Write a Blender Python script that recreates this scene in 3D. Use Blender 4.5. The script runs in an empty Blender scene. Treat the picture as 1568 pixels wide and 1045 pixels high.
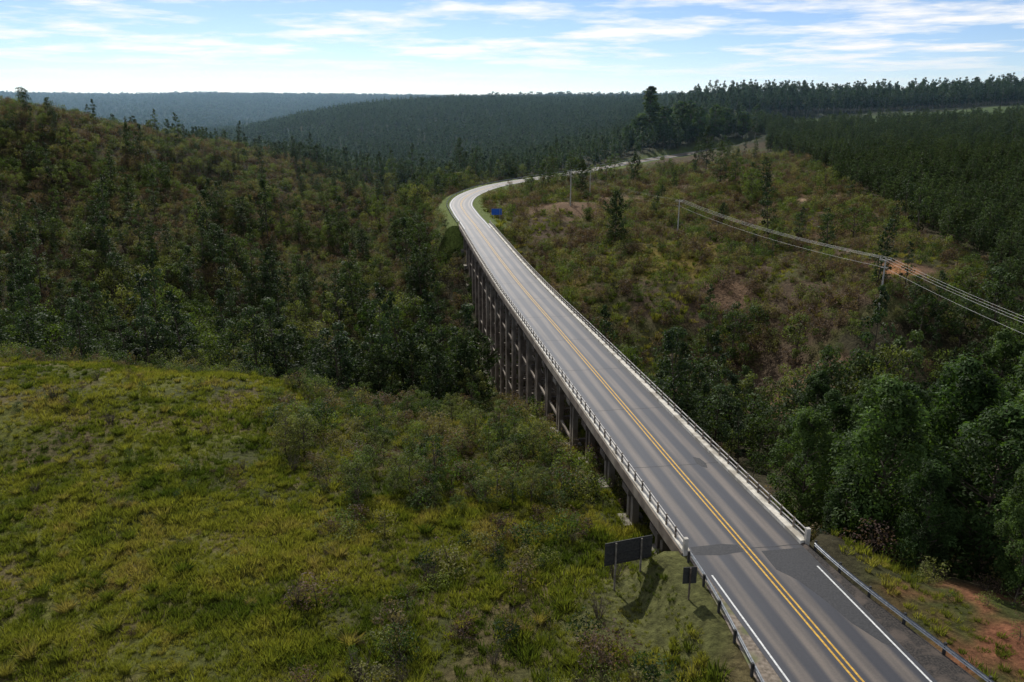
import bpy, math, numpy as np
from mathutils import Vector, kdtree
rng = np.random.default_rng(11)
scene = bpy.context.scene

# ------------------------------------------------------------ helpers
def vnoise(x, y, seed=0):
    x = np.asarray(x, float); y = np.asarray(y, float)
    xi = np.floor(x).astype(np.int64); yi = np.floor(y).astype(np.int64)
    fx = x-xi; fy = y-yi
    fx = fx*fx*(3-2*fx); fy = fy*fy*(3-2*fy)
    def h(i, j):
        n = (i*374761393 + j*668265263 + seed*97463477) & 0xffffffff
        n = ((n ^ (n >> 13))*1274126177) & 0xffffffff
        return ((n ^ (n >> 16)) & 0xffffff)/float(0xffffff)
    a = h(xi, yi); b = h(xi+1, yi); c = h(xi, yi+1); d = h(xi+1, yi+1)
    return (a*(1-fx)+b*fx)*(1-fy)+(c*(1-fx)+d*fx)*fy
def fbm(x, y, s, seed=0, o=4):
    t = 0; a = .5; tot = 0
    for k in range(o):
        t = t+a*vnoise(x/s*2**k+13.7*k, y/s*2**k-7.1*k, seed+k); tot += a; a *= .5
    return t/tot
def sstep(a, b, x):
    t = np.clip((x-a)/(b-a), 0, 1); return t*t*(3-2*t)

def mesh_obj(name, verts, faces, mats=(), mi=None, attrs=None, smooth=False, link=True, parent=None):
    me = bpy.data.meshes.new(name)
    me.from_pydata([tuple(v) for v in np.asarray(verts).tolist()], [], faces)
    for m in mats: me.materials.append(m)
    if mi is not None: me.polygons.foreach_set('material_index', np.asarray(mi, dtype=np.int32))
    if attrs:
        for k, (ty, val) in attrs.items():
            at = me.attributes.new(k, ty, 'POINT')
            val = np.asarray(val, dtype=np.float32)
            if ty == 'FLOAT': at.data.foreach_set('value', val.ravel())
            elif ty == 'FLOAT_COLOR': at.data.foreach_set('color', val.ravel())
            elif ty == 'FLOAT_VECTOR': at.data.foreach_set('vector', val.ravel())
    if smooth: me.polygons.foreach_set('use_smooth', [True]*len(me.polygons))
    me.update()
    ob = bpy.data.objects.new(name, me)
    if link: scene.collection.objects.link(ob)
    if parent: ob.parent = parent
    return ob
def empty(name):
    e = bpy.data.objects.new(name, None); scene.collection.objects.link(e); return e

class Geo:
    def __init__(s): s.v = []; s.f = []; s.n = 0
    def add(s, v, f):
        s.v.append(np.asarray(v, float)); s.f += [tuple(i+s.n for i in q) for q in f]; s.n += len(v)
    def beam(s, p, q, w, h=None, up=(0, 0, 1)):
        h = h or w
        p = np.array(p, float); q = np.array(q, float); d = q-p; d /= np.linalg.norm(d)
        u = np.array(up, float)
        if abs(d@u) > .95: u = np.array([-.147, .989, 0])
        a = np.cross(d, u); a /= np.linalg.norm(a); b = np.cross(a, d)
        vs = []
        for e in (p, q):
            for i, j in ((-1, -1), (1, -1), (1, 1), (-1, 1)): vs.append(e+a*i*w/2+b*j*h/2)
        s.add(vs, [(0, 1, 2, 3), (7, 6, 5, 4), (0, 4, 5, 1), (1, 5, 6, 2), (2, 6, 7, 3), (3, 7, 4, 0)])
    def tube(s, pts, rad, n=6):
        pts = np.asarray(pts, float); vs = []; fs = []
        for i, p in enumerate(pts):
            d = pts[min(i+1, len(pts)-1)]-pts[max(i-1, 0)]; d /= np.linalg.norm(d)+1e-9
            u = np.array([1., 0, 0]) if abs(d[2]) > .9 else np.array([0, 0, 1.])
            a = np.cross(d, u); a /= np.linalg.norm(a); b = np.cross(d, a)
            r = rad[i] if hasattr(rad, '__len__') else rad
            for k in range(n):
                t = 2*math.pi*k/n; vs.append(p+r*(a*math.cos(t)+b*math.sin(t)))
        for i in range(len(pts)-1):
            for k in range(n):
                fs.append((i*n+k, i*n+(k+1) % n, (i+1)*n+(k+1) % n, (i+1)*n+k))
        s.add(vs, fs)
    def obj(s, name, mat, parent=None, smooth=False, link=True):
        return mesh_obj(name, np.vstack(s.v), s.f, [mat], parent=parent, smooth=smooth, link=link)

# ------------------------------------------------------------ materials
def newmat(name):
    m = bpy.data.materials.new(name); m.use_nodes = True
    nt = m.node_tree; nt.nodes.clear()
    out = nt.nodes.new('ShaderNodeOutputMaterial'); b = nt.nodes.new('ShaderNodeBsdfPrincipled')
    nt.links.new(b.outputs[0], out.inputs[0]); return m, nt, b, out
def noisemat(name, c0, c1, scale=3, rough=.8, metal=0, bump=0, detail=5, spec=.3, c2=None, scale2=.3):
    m, nt, b, out = newmat(name); N = nt.nodes; L = nt.links
    g = N.new('ShaderNodeNewGeometry'); no = N.new('ShaderNodeTexNoise'); no.inputs['Scale'].default_value = scale; no.inputs['Detail'].default_value = detail
    L.new(g.outputs['Position'], no.inputs['Vector'])
    r = N.new('ShaderNodeValToRGB'); r.color_ramp.elements[0].position = .35; r.color_ramp.elements[1].position = .65
    r.color_ramp.elements[0].color = (*c0, 1); r.color_ramp.elements[1].color = (*c1, 1)
    L.new(no.outputs['Fac'], r.inputs[0]); col = r.outputs[0]
    if c2:
        n2 = N.new('ShaderNodeTexNoise'); n2.inputs['Scale'].default_value = scale2; n2.inputs['Detail'].default_value = 6
        L.new(g.outputs['Position'], n2.inputs['Vector'])
        r2 = N.new('ShaderNodeValToRGB'); r2.color_ramp.elements[0].position = .5; r2.color_ramp.elements[1].position = .62
        L.new(n2.outputs['Fac'], r2.inputs[0])
        mx = N.new('ShaderNodeMixRGB'); mx.inputs[2].default_value = (*c2, 1); L.new(r2.outputs[0], mx.inputs[0]); L.new(col, mx.inputs[1]); col = mx.outputs[0]
    L.new(col, b.inputs['Base Color'])
    b.inputs['Roughness'].default_value = rough; b.inputs['Metallic'].default_value = metal
    b.inputs['Specular IOR Level'].default_value = spec
    if bump:
        bp = N.new('ShaderNodeBump'); bp.inputs['Strength'].default_value = bump; bp.inputs['Distance'].default_value = .05
        L.new(no.outputs['Fac'], bp.inputs['Height']); L.new(bp.outputs[0], b.inputs['Normal'])
    return m
def leafmat(name, cols, inst=True, trans=.4, spec=.15):
    m, nt, b, out = newmat(name); N = nt.nodes; L = nt.links
    if inst:
        a = N.new('ShaderNodeAttribute'); a.attribute_type = 'INSTANCER'; a.attribute_name = 'tint'; src = a.outputs['Fac']
    else:
        a = N.new('ShaderNodeObjectInfo'); src = a.outputs['Random']
    r = N.new('ShaderNodeValToRGB'); el = r.color_ramp.elements
    while len(el) < len(cols): el.new(.5)
    for i, c in enumerate(cols):
        el[i].position = i/(len(cols)-1); el[i].color = (*c, 1)
    L.new(src, r.inputs[0])
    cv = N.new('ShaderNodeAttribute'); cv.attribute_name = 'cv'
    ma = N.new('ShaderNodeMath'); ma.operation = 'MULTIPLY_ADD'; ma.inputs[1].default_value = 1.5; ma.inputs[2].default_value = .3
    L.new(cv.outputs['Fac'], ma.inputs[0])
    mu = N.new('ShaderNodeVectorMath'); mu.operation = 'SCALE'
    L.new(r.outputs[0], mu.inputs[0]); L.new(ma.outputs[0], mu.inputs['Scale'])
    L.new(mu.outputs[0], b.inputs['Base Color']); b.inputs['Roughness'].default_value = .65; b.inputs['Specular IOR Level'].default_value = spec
    t = N.new('ShaderNodeBsdfTranslucent')
    wm = N.new('ShaderNodeMixRGB'); wm.blend_type = 'MULTIPLY'; wm.inputs[0].default_value = 1; wm.inputs[2].default_value = (1.4, 1.45, .6, 1)
    L.new(mu.outputs[0], wm.inputs[1]); L.new(wm.outputs[0], t.inputs[0])
    mx = N.new('ShaderNodeMixShader'); mx.inputs[0].default_value = trans
    L.new(b.outputs[0], mx.inputs[1]); L.new(t.outputs[0], mx.inputs[2]); L.new(mx.outputs[0], out.inputs[0])
    return m
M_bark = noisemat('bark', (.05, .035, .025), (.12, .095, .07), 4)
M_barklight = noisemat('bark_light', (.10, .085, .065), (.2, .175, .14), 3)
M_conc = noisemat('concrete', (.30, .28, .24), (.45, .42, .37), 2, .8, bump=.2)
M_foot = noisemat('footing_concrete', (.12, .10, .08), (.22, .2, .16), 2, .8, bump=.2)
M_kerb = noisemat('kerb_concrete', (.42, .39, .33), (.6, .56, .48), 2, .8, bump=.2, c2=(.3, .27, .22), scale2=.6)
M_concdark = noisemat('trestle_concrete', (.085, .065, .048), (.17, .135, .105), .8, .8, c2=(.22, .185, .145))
M_rail = noisemat('rail_paint', (.30, .28, .26), (.5, .47, .43), 3, .5, .1)
M_galv = noisemat('galvanised_steel', (.22, .23, .24), (.36, .37, .38), 4, .5, .5)
M_wire = noisemat('aluminium_cable', (.26, .26, .26), (.34, .34, .34), 4, .6, .2)
M_dark = noisemat('dark_metal', (.02, .02, .02), (.04, .038, .035), 6, .6)
M_white = noisemat('white_paint', (.42, .42, .41), (.68, .68, .65), 6, .6)
M_yellow = noisemat('yellow_paint', (.38, .21, .03), (.60, .36, .05), 5, .6)
M_patch = noisemat('new_asphalt', (.024, .024, .026), (.042, .042, .044), 8, .7, bump=.3)
M_gravel = noisemat('dark_gravel', (.012, .011, .011), (.05, .042, .036), 9, .9, bump=.8, c2=(.07, .055, .045), scale2=.8)
M_soil = noisemat('shoulder_soil', (.10, .08, .06), (.22, .18, .14), 4, .9, bump=.4, c2=(.10, .11, .04), scale2=.5)
M_blue = noisemat('blue_sign', (.01, .07, .32), (.015, .09, .4), 3, .5)

# ------------------------------------------------------------ road path
def rx(Y): return 16.6-.149*(Y-51.7)
ctrl = [(rx(-160)+2, -160, 5), (rx(-80), -80, 3.6), (rx(0), 0, 2), (rx(36), 36, .6), (rx(51.7), 51.7, 0), (rx(65.5), 65.5, -.6), (rx(84), 84, -1.3), (rx(116), 116, -2.6),
        (rx(150), 150, -4), (rx(180), 180, -4.7), (rx(205), 205, -5), (rx(240), 240, -5.4), (-15.6, 266, -5.6), (-18.4, 290, -5.6), (-16.5, 316, -5.4), (-7, 343, -4.8),
        (9, 363, -4), (30, 379, -2.5), (57, 397, .5), (92, 421, 3.5), (106, 431, 4.5), (122, 446, 6)]
C = np.array(ctrl, float)
pts = []
for i in range(len(C)-1):
    p0 = C[max(i-1, 0)]; p1 = C[i]; p2 = C[i+1]; p3 = C[min(i+2, len(C)-1)]
    L_ = np.linalg.norm(p2-p1); n = max(int(L_/.25), 2)
    t0 = 0; t1 = max(np.linalg.norm(p1-p0)**.5, .5); t2 = t1+L_**.5; t3 = t2+max(np.linalg.norm(p3-p2)**.5, .5)
    for t in np.linspace(t1, t2, n, endpoint=False):
        A1 = (t1-t)/(t1-t0)*p0+(t-t0)/(t1-t0)*p1; A2 = (t2-t)/(t2-t1)*p1+(t-t1)/(t2-t1)*p2; A3 = (t3-t)/(t3-t2)*p2+(t-t2)/(t3-t2)*p3
        B1 = (t2-t)/(t2-t0)*A1+(t-t0)/(t2-t0)*A2; B2 = (t3-t)/(t3-t1)*A2+(t-t1)/(t3-t1)*A3
        pts.append((t2-t)/(t2-t1)*B1+(t-t1)/(t2-t1)*B2)
pts = np.array(pts)
arc = np.r_[0, np.cumsum(np.linalg.norm(np.diff(pts, axis=0), axis=1))]
S = np.arange(0, arc[-1], 1.0)
P = np.c_[np.interp(S, arc, pts[:, 0]), np.interp(S, arc, pts[:, 1]), np.interp(S, arc, pts[:, 2])]
T = np.gradient(P, axis=0); T /= np.linalg.norm(T[:, :2], axis=1)[:, None]
NR = np.c_[T[:, 1], -T[:, 0], np.zeros(len(T))]
def idxY(y): return int(np.argmin(np.abs(P[:, 1]-y)+1000*(np.abs(P[:, 0]) > 80)))
iB0 = idxY(50.6); iB1 = idxY(238)

def sweep(prof, i0, i1, off=0, closed=True, step=1, dz=0):
    idx = np.arange(i0, i1+1, step)
    off = np.broadcast_to(off, (i1-i0+1,))[::step] if not np.isscalar(off) else np.full(len(idx), off)
    K = len(prof); vs = []
    for a, i in enumerate(idx):
        for (o, z) in prof:
            vs.append(P[i]+NR[i]*(o+off[a])+np.array([0, 0, z+dz]))
    fs = []
    m = K if closed else K-1
    for a in range(len(idx)-1):
        for k in range(m):
            k2 = (k+1) % K; fs.append((a*K+k, a*K+k2, (a+1)*K+k2, (a+1)*K+k))
    if closed:
        fs.append(tuple(range(K))[::-1]); fs.append(tuple((len(idx)-1)*K+k for k in range(K)))
    return vs, fs
def rect(o0, o1, z0, z1): return [(o0, z0), (o1, z0), (o1, z1), (o0, z1)]

# ------------------------------------------------------------ terrain heights
cp = np.array([
 (-120, -60, -3), (0, -60, 2), (100, -60, 3), (-60, 15, -4), (-20, 15, -3), (8, 15, -1.5), (45, 15, 1),
 (-30, 45, -5), (-60, 45, -5.5), (-10, 45, -4), (8, 49, -2.6), (6, 60, -4.2), (-10, 65, -5.5), (-60, 80, -4.6), (-30, 85, -5.5), (-60, 106, -4.8), (-90, 108, -3.0), (-130, 108, -2.0),
 (-35, 105, -7), (-60, 124, -13), (-95, 126, -12), (-35, 128, -18), (-90, 142, -20), (-10, 85, -7.5), (6, 82, -8), (-5, 105, -13), (9, 104, -13), (-10, 125, -20), (13, 70, -5.5), (4, 130, -21),
 (-40, 165, -31), (-80, 165, -28), (-130, 160, -22), (-18, 178, -31), (2, 165, -29), (-10, 150, -28), (20, 160, -26), (50, 150, -24), (72, 128, -19), (-2, 195, -24), (-8, 220, -15), (-12, 236, -9), (-24, 240, -15), (-28, 262, -13),
 (-31, 200, -29), (-55, 235, -25), (-81, 200, -26), (-125, 190, -23), (-95, 240, -17), (-148, 230, -12), (-120, 310, -4), (-178, 280, 2),
 (-200, 330, 25), (-170, 332, 17), (-143, 340, 10), (-118, 350, 5), (-78, 370, -2), (-42, 360, -10), (-30, 300, -10), (-48, 290, -17), (-60, 260, -24), (-85, 300, -15), (-260, 330, 31),
 (30, 50, -2), (35, 60, -8), (50, 60, -7), (65, 50, -3), (60, 90, -12), (35, 90, -15), (25, 102, -18), (24, 70, -9), (53, 125, -22), (95, 95, -9), (30, 130, -23), (90, 60, -2), (28, 42, 0), (22, 60, -5),
 (19, 200, -12), (13, 245, -7), (38, 215, -8), (66, 190, -8), (60, 166, -12), (68, 145, -9), (85, 158, -6), (67, 260, -4), (115, 250, 0), (48, 355, -3), (113, 340, 4), (172, 300, 5), (120, 180, -5), (150, 160, -2), (25, 300, -4), (10, 180, -19), (35, 180, -15),
 (110, 480, 9), (75, 450, 5), (150, 600, 21), (250, 600, 23), (340, 560, 26), (500, 500, 30), (200, 470, 15), (280, 450, 19), (380, 400, 22), (400, 900, 22), (200, 900, 20), (250, 380, 12), (250, 250, 5), (400, 250, 10),
 (-35, 520, -13), (55, 600, 0), (0, 440, -10), (-60, 450, -15), (12, 900, 20), (-60, 900, 19.5), (-158, 900, 15), (-220, 850, 4), (-240, 740, -8), (10, 700, 6), (130, 780, 19), (-90, 700, 0), (-100, 1100, 15), (50, 1100, 19),
 (-400, 900, -22), (-320, 700, -22), (-600, 1300, -25), (-300, 1400, -10), (-450, 1500, -25), (-1000, 1600, -15), (-150, 550, -18), (-260, 480, -14), (-300, 580, -18), (-450, 600, 0), (-420, 420, 18),
 (-500, 2300, 20), (-900, 2400, 25), (-1500, 2400, 27), (-100, 2500, 17), (-750, 1900, 0), (600, 2500, 18), (1500, 2000, 22), (-3000, 2500, 20),
 (-3500, 6000, 12), (0, 6500, 10), (4000, 6000, 12), (5000, 1500, 15), (-3500, 0, 5), (3500, -200, 8), (0, -3000, 0), (-400, -100, -5), (400, -100, 4)], float)
def warp(x, y):
    r = np.hypot(x, y)+1e-6; k = np.log1p(r/80)/r
    return x*k, y*k
cx, cy = warp(cp[:, 0], cp[:, 1]); cc = .07
D = np.sqrt((cx[:, None]-cx)**2+(cy[:, None]-cy)**2+cc*cc)
zm = cp[:, 2].mean()
Wt = np.linalg.solve(D+np.eye(len(cp))*1e-3*-1, cp[:, 2]-zm)
kd = kdtree.KDTree(len(P))
for i, p in enumerate(P): kd.insert((p[0], p[1], 0), i)
kd.balance()
def roaddist(x, y):
    x = np.asarray(x, float); y = np.asarray(y, float)
    d = np.full(x.shape, 999.); ii = np.zeros(x.shape, int)
    near = np.where((np.abs(x) < 220) & (y > -200) & (y < 560))[0]
    for k in near:
        co, i, dd = kd.find((x[k], y[k], 0)); d[k] = dd; ii[k] = i
    return d, ii
def hfun(x, y, d=None, ii=None):
    x = np.asarray(x, float); y = np.asarray(y, float); out = np.empty(len(x))
    for a in range(0, len(x), 20000):
        xs, ys = warp(x[a:a+20000], y[a:a+20000])
        out[a:a+20000] = np.sqrt((xs[:, None]-cx)**2+(ys[:, None]-cy)**2+cc*cc)@Wt+zm
    r = np.hypot(x, y)
    amp = np.clip(r/100, .5, 4)
    out += (fbm(x, y, 18, 3)-.5)*1.8*np.clip(amp, 0, 2.0)+(fbm(x, y, 90, 9)-.5)*2.2*np.clip(r/200, 0, 4)*sstep(150, 400, r)
    out += (fbm(x, y, 45, 19, 3)-.5)*12*sstep(170, 240, r)*(1-sstep(380, 450, r))*(x < -25)*sstep(-25, -50, x)
    out += (fbm(x, y, 3.5, 31, 3)-.5)*.7
    if d is None: d, ii = roaddist(x, y)
    isb = (ii > iB0+1) & (ii < iB1-1)
    tgt = P[ii, 2]-.12-np.clip(d-7, 0, 99)*.25
    w = 1-sstep(7.2, 13, d)
    lf = ((x-P[ii, 0])*NR[ii, 0]+(y-P[ii, 1])*NR[ii, 1]) < 0
    w = np.where(lf & (ii < iB0+2), 1-sstep(5.9, 9, d), w)
    w = np.where(isb, 0, w)
    out = out*(1-w)+tgt*w
    out = np.where(isb & (d < 7), np.minimum(out, P[ii, 2]-2.2-np.minimum(np.minimum(ii-iB0, iB1-ii)*.25, 3)), out)
    return out

def axis(a, b, s, lo, hi, g=1.09):
    mid = list(np.arange(a, b+s/2, s)); st = s; v = b; R = []
    while v < hi: st = min(st*g, 400); v += st; R.append(v)
    st = s; v = a; Lf = []
    while v > lo: st = min(st*g, 400); v -= st; Lf.append(v)
    return np.array(Lf[::-1]+mid+R)
ax = axis(-120, 100, 1.1, -9000, 9000, 1.05); ay = axis(25, 250, 1.2, -3000, 12000, 1.035)
GX, GY = np.meshgrid(ax, ay); gx = GX.ravel(); gy = GY.ravel()
gd, gi = roaddist(gx, gy)
gz = hfun(gx, gy, gd, gi)
nx = len(ax); ny = len(ay)
I = np.arange(nx*ny).reshape(ny, nx)
F = np.stack([I[:-1, :-1], I[:-1, 1:], I[1:, 1:], I[1:, :-1]], -1).reshape(-1, 4)

def fieldmask(x, y):
    n = (fbm(x, y, 22, 5)-.5)*22
    bx = np.interp(y, [40, 52, 60, 66, 74, 84, 100, 116], [-14, -16, -18, -20, -23, -27, -31, -34])
    return (1-sstep(-3, 3, x-bx+n*.6))*(1-sstep(108, 114, y+n*.3))
def plantmask(x, y):
    bx = np.interp(y, [140, 156, 216, 300, 375, 480, 620], [104, 102, 112, 118, 124, 135, 150])
    return sstep(-5, 5, x-bx+(fbm(x, y, 20, 8)-.5)*20)*sstep(135, 155, y)
def scrubmask(x, y):
    rxx = np.interp(y, P[iB0:, 1], P[iB0:, 0])
    return ((x > rxx) & (y > 150+(fbm(x, y, 25, 4)-.5)*30) & (y < 375+x*.35)).astype(float)*(1-plantmask(x, y))
def redmask(x, y):
    s = lambda x0, y0, a, b: 1-sstep(.6, 1.05, np.hypot((x-x0)/a, (y-y0)/b)+(fbm(x, y, 6, 42)-.5)*1.6)
    return np.maximum.reduce([s(82, 168, 7, 6), s(52, 138, 9, 8), s(18, 268, 17, 15), s(42, 290, 14, 10), s(50, 182, 8, 8), s(92, 215, 11, 5), s(100, 262, 14, 6), s(70, 240, 9, 5)])
n1 = fbm(gx, gy, 12, 40); n2 = fbm(gx, gy, 40, 41); n3 = fbm(gx, gy, 5, 42)
def mixc(a, b, t): return a*(1-t[:, None])+b*t[:, None]
c_for = np.array([.04, .035, .018]); c_grass = np.array([.10, .105, .022]); c_gr2 = np.array([.055, .06, .017]); c_dry = np.array([.11, .085, .04]); c_red = np.array([.20, .085, .045]); c_br = np.array([.08, .056, .034])
col = np.tile(c_for, (len(gx), 1))
left_near = ((gx < np.interp(gy, P[:iB1, 1], P[:iB1, 0])) & (gy < 118)).astype(float)
col = mixc(col, c_gr2, left_near)
fm = fieldmask(gx, gy)
col = mixc(col, mixc(np.tile(c_grass, (len(gx), 1)), c_gr2, sstep(.45, .65, n1)), fm)
col = mixc(col, c_dry, left_near*sstep(.50, .64, n3)*.8)
sm = scrubmask(gx, gy)
col = mixc(col, mixc(np.tile(c_br, (len(gx), 1)), c_gr2, sstep(.46, .62, n1)*.8), sm)
rm = redmask(gx, gy)
def spot(x0, y0, rx_, ry_): return 1-sstep(.5, 1.2, np.hypot((gx-x0)/rx_, (gy-y0)/ry_)+(n3-.5)*1.2)
col = mixc(col, np.array([.16, .12, .02]), spot(44, 205, 16, 14)*.8); col = mixc(col, np.array([.16, .12, .02]), spot(14, 205, 8, 22)*.7)
col = mixc(col, np.array([.14, .085, .05]), rm*.9); col = mixc(col, np.array([.26, .18, .11]), spot(100, 262, 13, 4)); col = mixc(col, np.array([.28, .13, .055]), spot(82, 168, 5, 5))
rightnear = sstep(22, 26, gx)*(1-sstep(45, 52, gy))*(gy > 0)
col = mixc(col, c_gr2, rightnear); col = mixc(col, c_red*.9, rightnear*sstep(.45, .58, n3))
verge = (1-sstep(8, 15, gd+(n3-.5)*6))*(gy > 230)
col = mixc(col, np.array([.10, .13, .03]), verge)
sgn = (1-sstep(5, 9, np.hypot(gx-10, gy-46)/1+(n3-.5)*5)); col = mixc(col, np.array([.10, .10, .035]), sgn*.7)
far = sstep(360, 480, gy); col = mixc(col, np.array([.02, .03, .014]), far*.8)
clr = sstep(150, 170, gx)*(1-sstep(380, 420, gx))*sstep(455, 470, gy)*(1-sstep(520, 540, gy)); col = mixc(col, np.array([.06, .09, .03]), clr)

gm, nt, b, out = newmat('ground_cover'); N = nt.nodes; Lk = nt.links
at = N.new('ShaderNodeAttribute'); at.attribute_name = 'gcol'
g = N.new('ShaderNodeNewGeometry'); no = N.new('ShaderNodeTexNoise'); no.inputs['Scale'].default_value = 1.6; no.inputs['Detail'].default_value = 8; no.inputs['Roughness'].default_value = .7
Lk.new(g.outputs['Position'], no.inputs['Vector'])
mr = N.new('ShaderNodeMapRange'); mr.inputs[1].default_value = .3; mr.inputs[2].default_value = .7; mr.inputs[3].default_value = .3; mr.inputs[4].default_value = 1.5
Lk.new(no.outputs['Fac'], mr.inputs[0])
vm = N.new('ShaderNodeVectorMath'); vm.operation = 'SCALE'; Lk.new(at.outputs['Color'], vm.inputs[0]); Lk.new(mr.outputs[0], vm.inputs['Scale'])
Lk.new(vm.outputs[0], b.inputs['Base Color']); b.inputs['Roughness'].default_value = .95; b.inputs['Specular IOR Level'].default_value = .1
bp = N.new('ShaderNodeBump'); bp.inputs['Strength'].default_value = .9; bp.inputs['Distance'].default_value = .4; Lk.new(no.outputs['Fac'], bp.inputs['Height']); Lk.new(bp.outputs[0], b.inputs['Normal'])
ter = mesh_obj('ground_terrain', np.c_[gx, gy, gz], F.tolist(), [gm], attrs={'gcol': ('FLOAT_COLOR', np.c_[col, np.ones(len(gx))])}, smooth=True)

# ------------------------------------------------------------ road
am, nt, b, out = newmat('asphalt'); N = nt.nodes; Lk = nt.links
la = N.new('ShaderNodeAttribute'); la.attribute_name = 'lat'; aa = N.new('ShaderNodeAttribute'); aa.attribute_name = 'arc'
def M(op, a, b_=None, c=None):
    n = N.new('ShaderNodeMath'); n.operation = op
    for i, q in enumerate((a, b_, c)):
        if q is None: continue
        if isinstance(q, (int, float)): n.inputs[i].default_value = q
        else: Lk.new(q, n.inputs[i])
    return n.outputs[0]
absl = M('ABSOLUTE', la.outputs['Fac'])
def band(c, w):
    d = M('ABSOLUTE', M('SUBTRACT', absl, c)); n = N.new('ShaderNodeMapRange'); n.interpolation_type = 'SMOOTHSTEP'
    Lk.new(d, n.inputs[0]); n.inputs[1].default_value = w*.3; n.inputs[2].default_value = w; n.inputs[3].default_value = 1; n.inputs[4].default_value = 0; return n.outputs[0]
tr = M('ADD', band(1.05, .6), band(2.85, .6))
g = N.new('ShaderNodeNewGeometry')
cmb = N.new('ShaderNodeCombineXYZ'); Lk.new(la.outputs['Fac'], cmb.inputs[0]); Lk.new(M('MULTIPLY', aa.outputs['Fac'], .06), cmb.inputs[1])
ns = N.new('ShaderNodeTexNoise'); ns.inputs['Scale'].default_value = 1.3; ns.inputs['Detail'].default_value = 6; Lk.new(cmb.outputs[0], ns.inputs['Vector'])
nf = N.new('ShaderNodeTexNoise'); nf.inputs['Scale'].default_value = 9; nf.inputs['Detail'].default_value = 6; Lk.new(g.outputs['Position'], nf.inputs['Vector'])
tf = M('MULTIPLY', tr, M('MULTIPLY_ADD', ns.outputs['Fac'], 1.3, .2))
mx = N.new('ShaderNodeMixRGB'); mx.inputs[1].default_value = (.032, .032, .037, 1); mx.inputs[2].default_value = (.135, .110, .088, 1); Lk.new(tf, mx.inputs[0])
v2 = N.new('ShaderNodeVectorMath'); v2.operation = 'SCALE'; Lk.new(mx.outputs[0], v2.inputs[0]); Lk.new(M('MULTIPLY_ADD', nf.outputs['Fac'], .5, M('MULTIPLY_ADD', ns.outputs['Fac'], .8, .27)), v2.inputs['Scale'])
Lk.new(v2.outputs[0], b.inputs['Base Color']); b.inputs['Roughness'].default_value = .5; b.inputs['Specular IOR Level'].default_value = .5
bp = N.new('ShaderNodeBump'); bp.inputs['Strength'].default_value = .25; bp.inputs['Distance'].default_value = .02; Lk.new(nf.outputs['Fac'], bp.inputs['Height']); Lk.new(bp.outputs[0], b.inputs['Normal'])

offs = np.linspace(-4.15, 4.15, 21)
V = (P[:, None, :]+NR[:, None, :]*offs[None, :, None]).reshape(-1, 3)
Ii = np.arange(len(P)*21).reshape(len(P), 21)
RF = np.stack([Ii[:-1, :-1], Ii[:-1, 1:], Ii[1:, 1:], Ii[1:, :-1]], -1).reshape(-1, 4)
mesh_obj('asphalt_road', V, RF.tolist(), [am], attrs={'lat': ('FLOAT', np.tile(offs, len(P))), 'arc': ('FLOAT', np.repeat(S, 21))})

def strip(geo, o0, o1, i0, i1, dz=.008, off=0):
    v, f = sweep([(o0, dz), (o1, dz)], i0, i1, off, closed=False); geo.add(v, [q[::-1] for q in f])
mk = empty('road_markings')
g = Geo(); strip(g, -.25, -.12, 5, len(P)-5); strip(g, .12, .25, 5, len(P)-5); g.obj('yellow_centre_line', M_yellow, mk)
g = Geo()
for sgn_ in (-1, 1):
    strip(g, sgn_*3.8-.06, sgn_*3.8+.06, 5, iB0-3); strip(g, sgn_*3.75-.09, sgn_*3.75+.09, iB1-8, len(P)-5)
g.obj('white_edge_lines', M_white, mk)
g = Geo()
def blob(pts_):
    vs = []
    for (o, s_) in pts_:
        f_ = iB0+s_; i = int(math.floor(f_)); t = f_-i; p = P[i]*(1-t)+P[i+1]*t; vs.append(p+NR[i]*o+np.array([0, 0, .004]))
    g.add(vs, [tuple(range(len(vs)))[::-1]])
blob([(4.1, -.5), (.9, -.5), (.8, -3), (1.6, -4.4), (2.2, -7), (2.5, -9.4), (3.2, -11.5), (4.1, -12.6)])
blob([(-.4, .6), (-1.5, .9), (-3.9, .8), (-4.0, -.3), (-2.2, -.6), (-.4, -.4)])
blob([(2.7, 14), (2.3, 14.3), (2.1, 15.2), (2.3, 16.6), (2.8, 16.2), (2.95, 15)])
g.obj('asphalt_repair_patch', M_patch, mk)
g = Geo()
rj = np.random.default_rng(3)
for i in [iB0]+list(range(iB0+15, iB1, 15))+[iB1]:
    zz_ = rj.normal(size=9)*.04; oo = np.linspace(-4.12, 4.12, 9); vs = []; hw = .04
    for k in range(9): vs += [P[i]+NR[i]*oo[k]+T[i]*(zz_[k]-hw)+[0, 0, .006], P[i]+NR[i]*oo[k]+T[i]*(zz_[k]+hw)+[0, 0, .006]]
    g.add(vs, [(2*k, 2*k+2, 2*k+3, 2*k+1) for k in range(8)])
g.obj('expansion_joints', M_patch, mk)
near0 = idxY(-60)
def flare(i0, i1, a, b_, L=22):
    i = np.arange(i0, i1+1); t = np.clip((i1-i)/L, 0, 1); return a+(b_-a)*(t*t*(3-2*t))
sh = empty('road_shoulder')
ii_ = np.arange(near0, iB0+1)
g = Geo(); vs = []; fs = []
fr = flare(near0, iB0, 4.6, 6.9)
for k, i in enumerate(ii_):
    for t in np.linspace(0, 1, 5): vs.append(P[i]+NR[i]*(4.15+(fr[k]-4.15)*t)+np.array([0, 0, -.01+.10*math.sin(t*3.1)*(.5+.8*vnoise(i*.4, t*3, 3))]))
for k in range(len(ii_)-1):
    for j in range(4): fs.append((k*5+j, (k+1)*5+j, (k+1)*5+j+1, k*5+j+1)[::-1])
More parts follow.
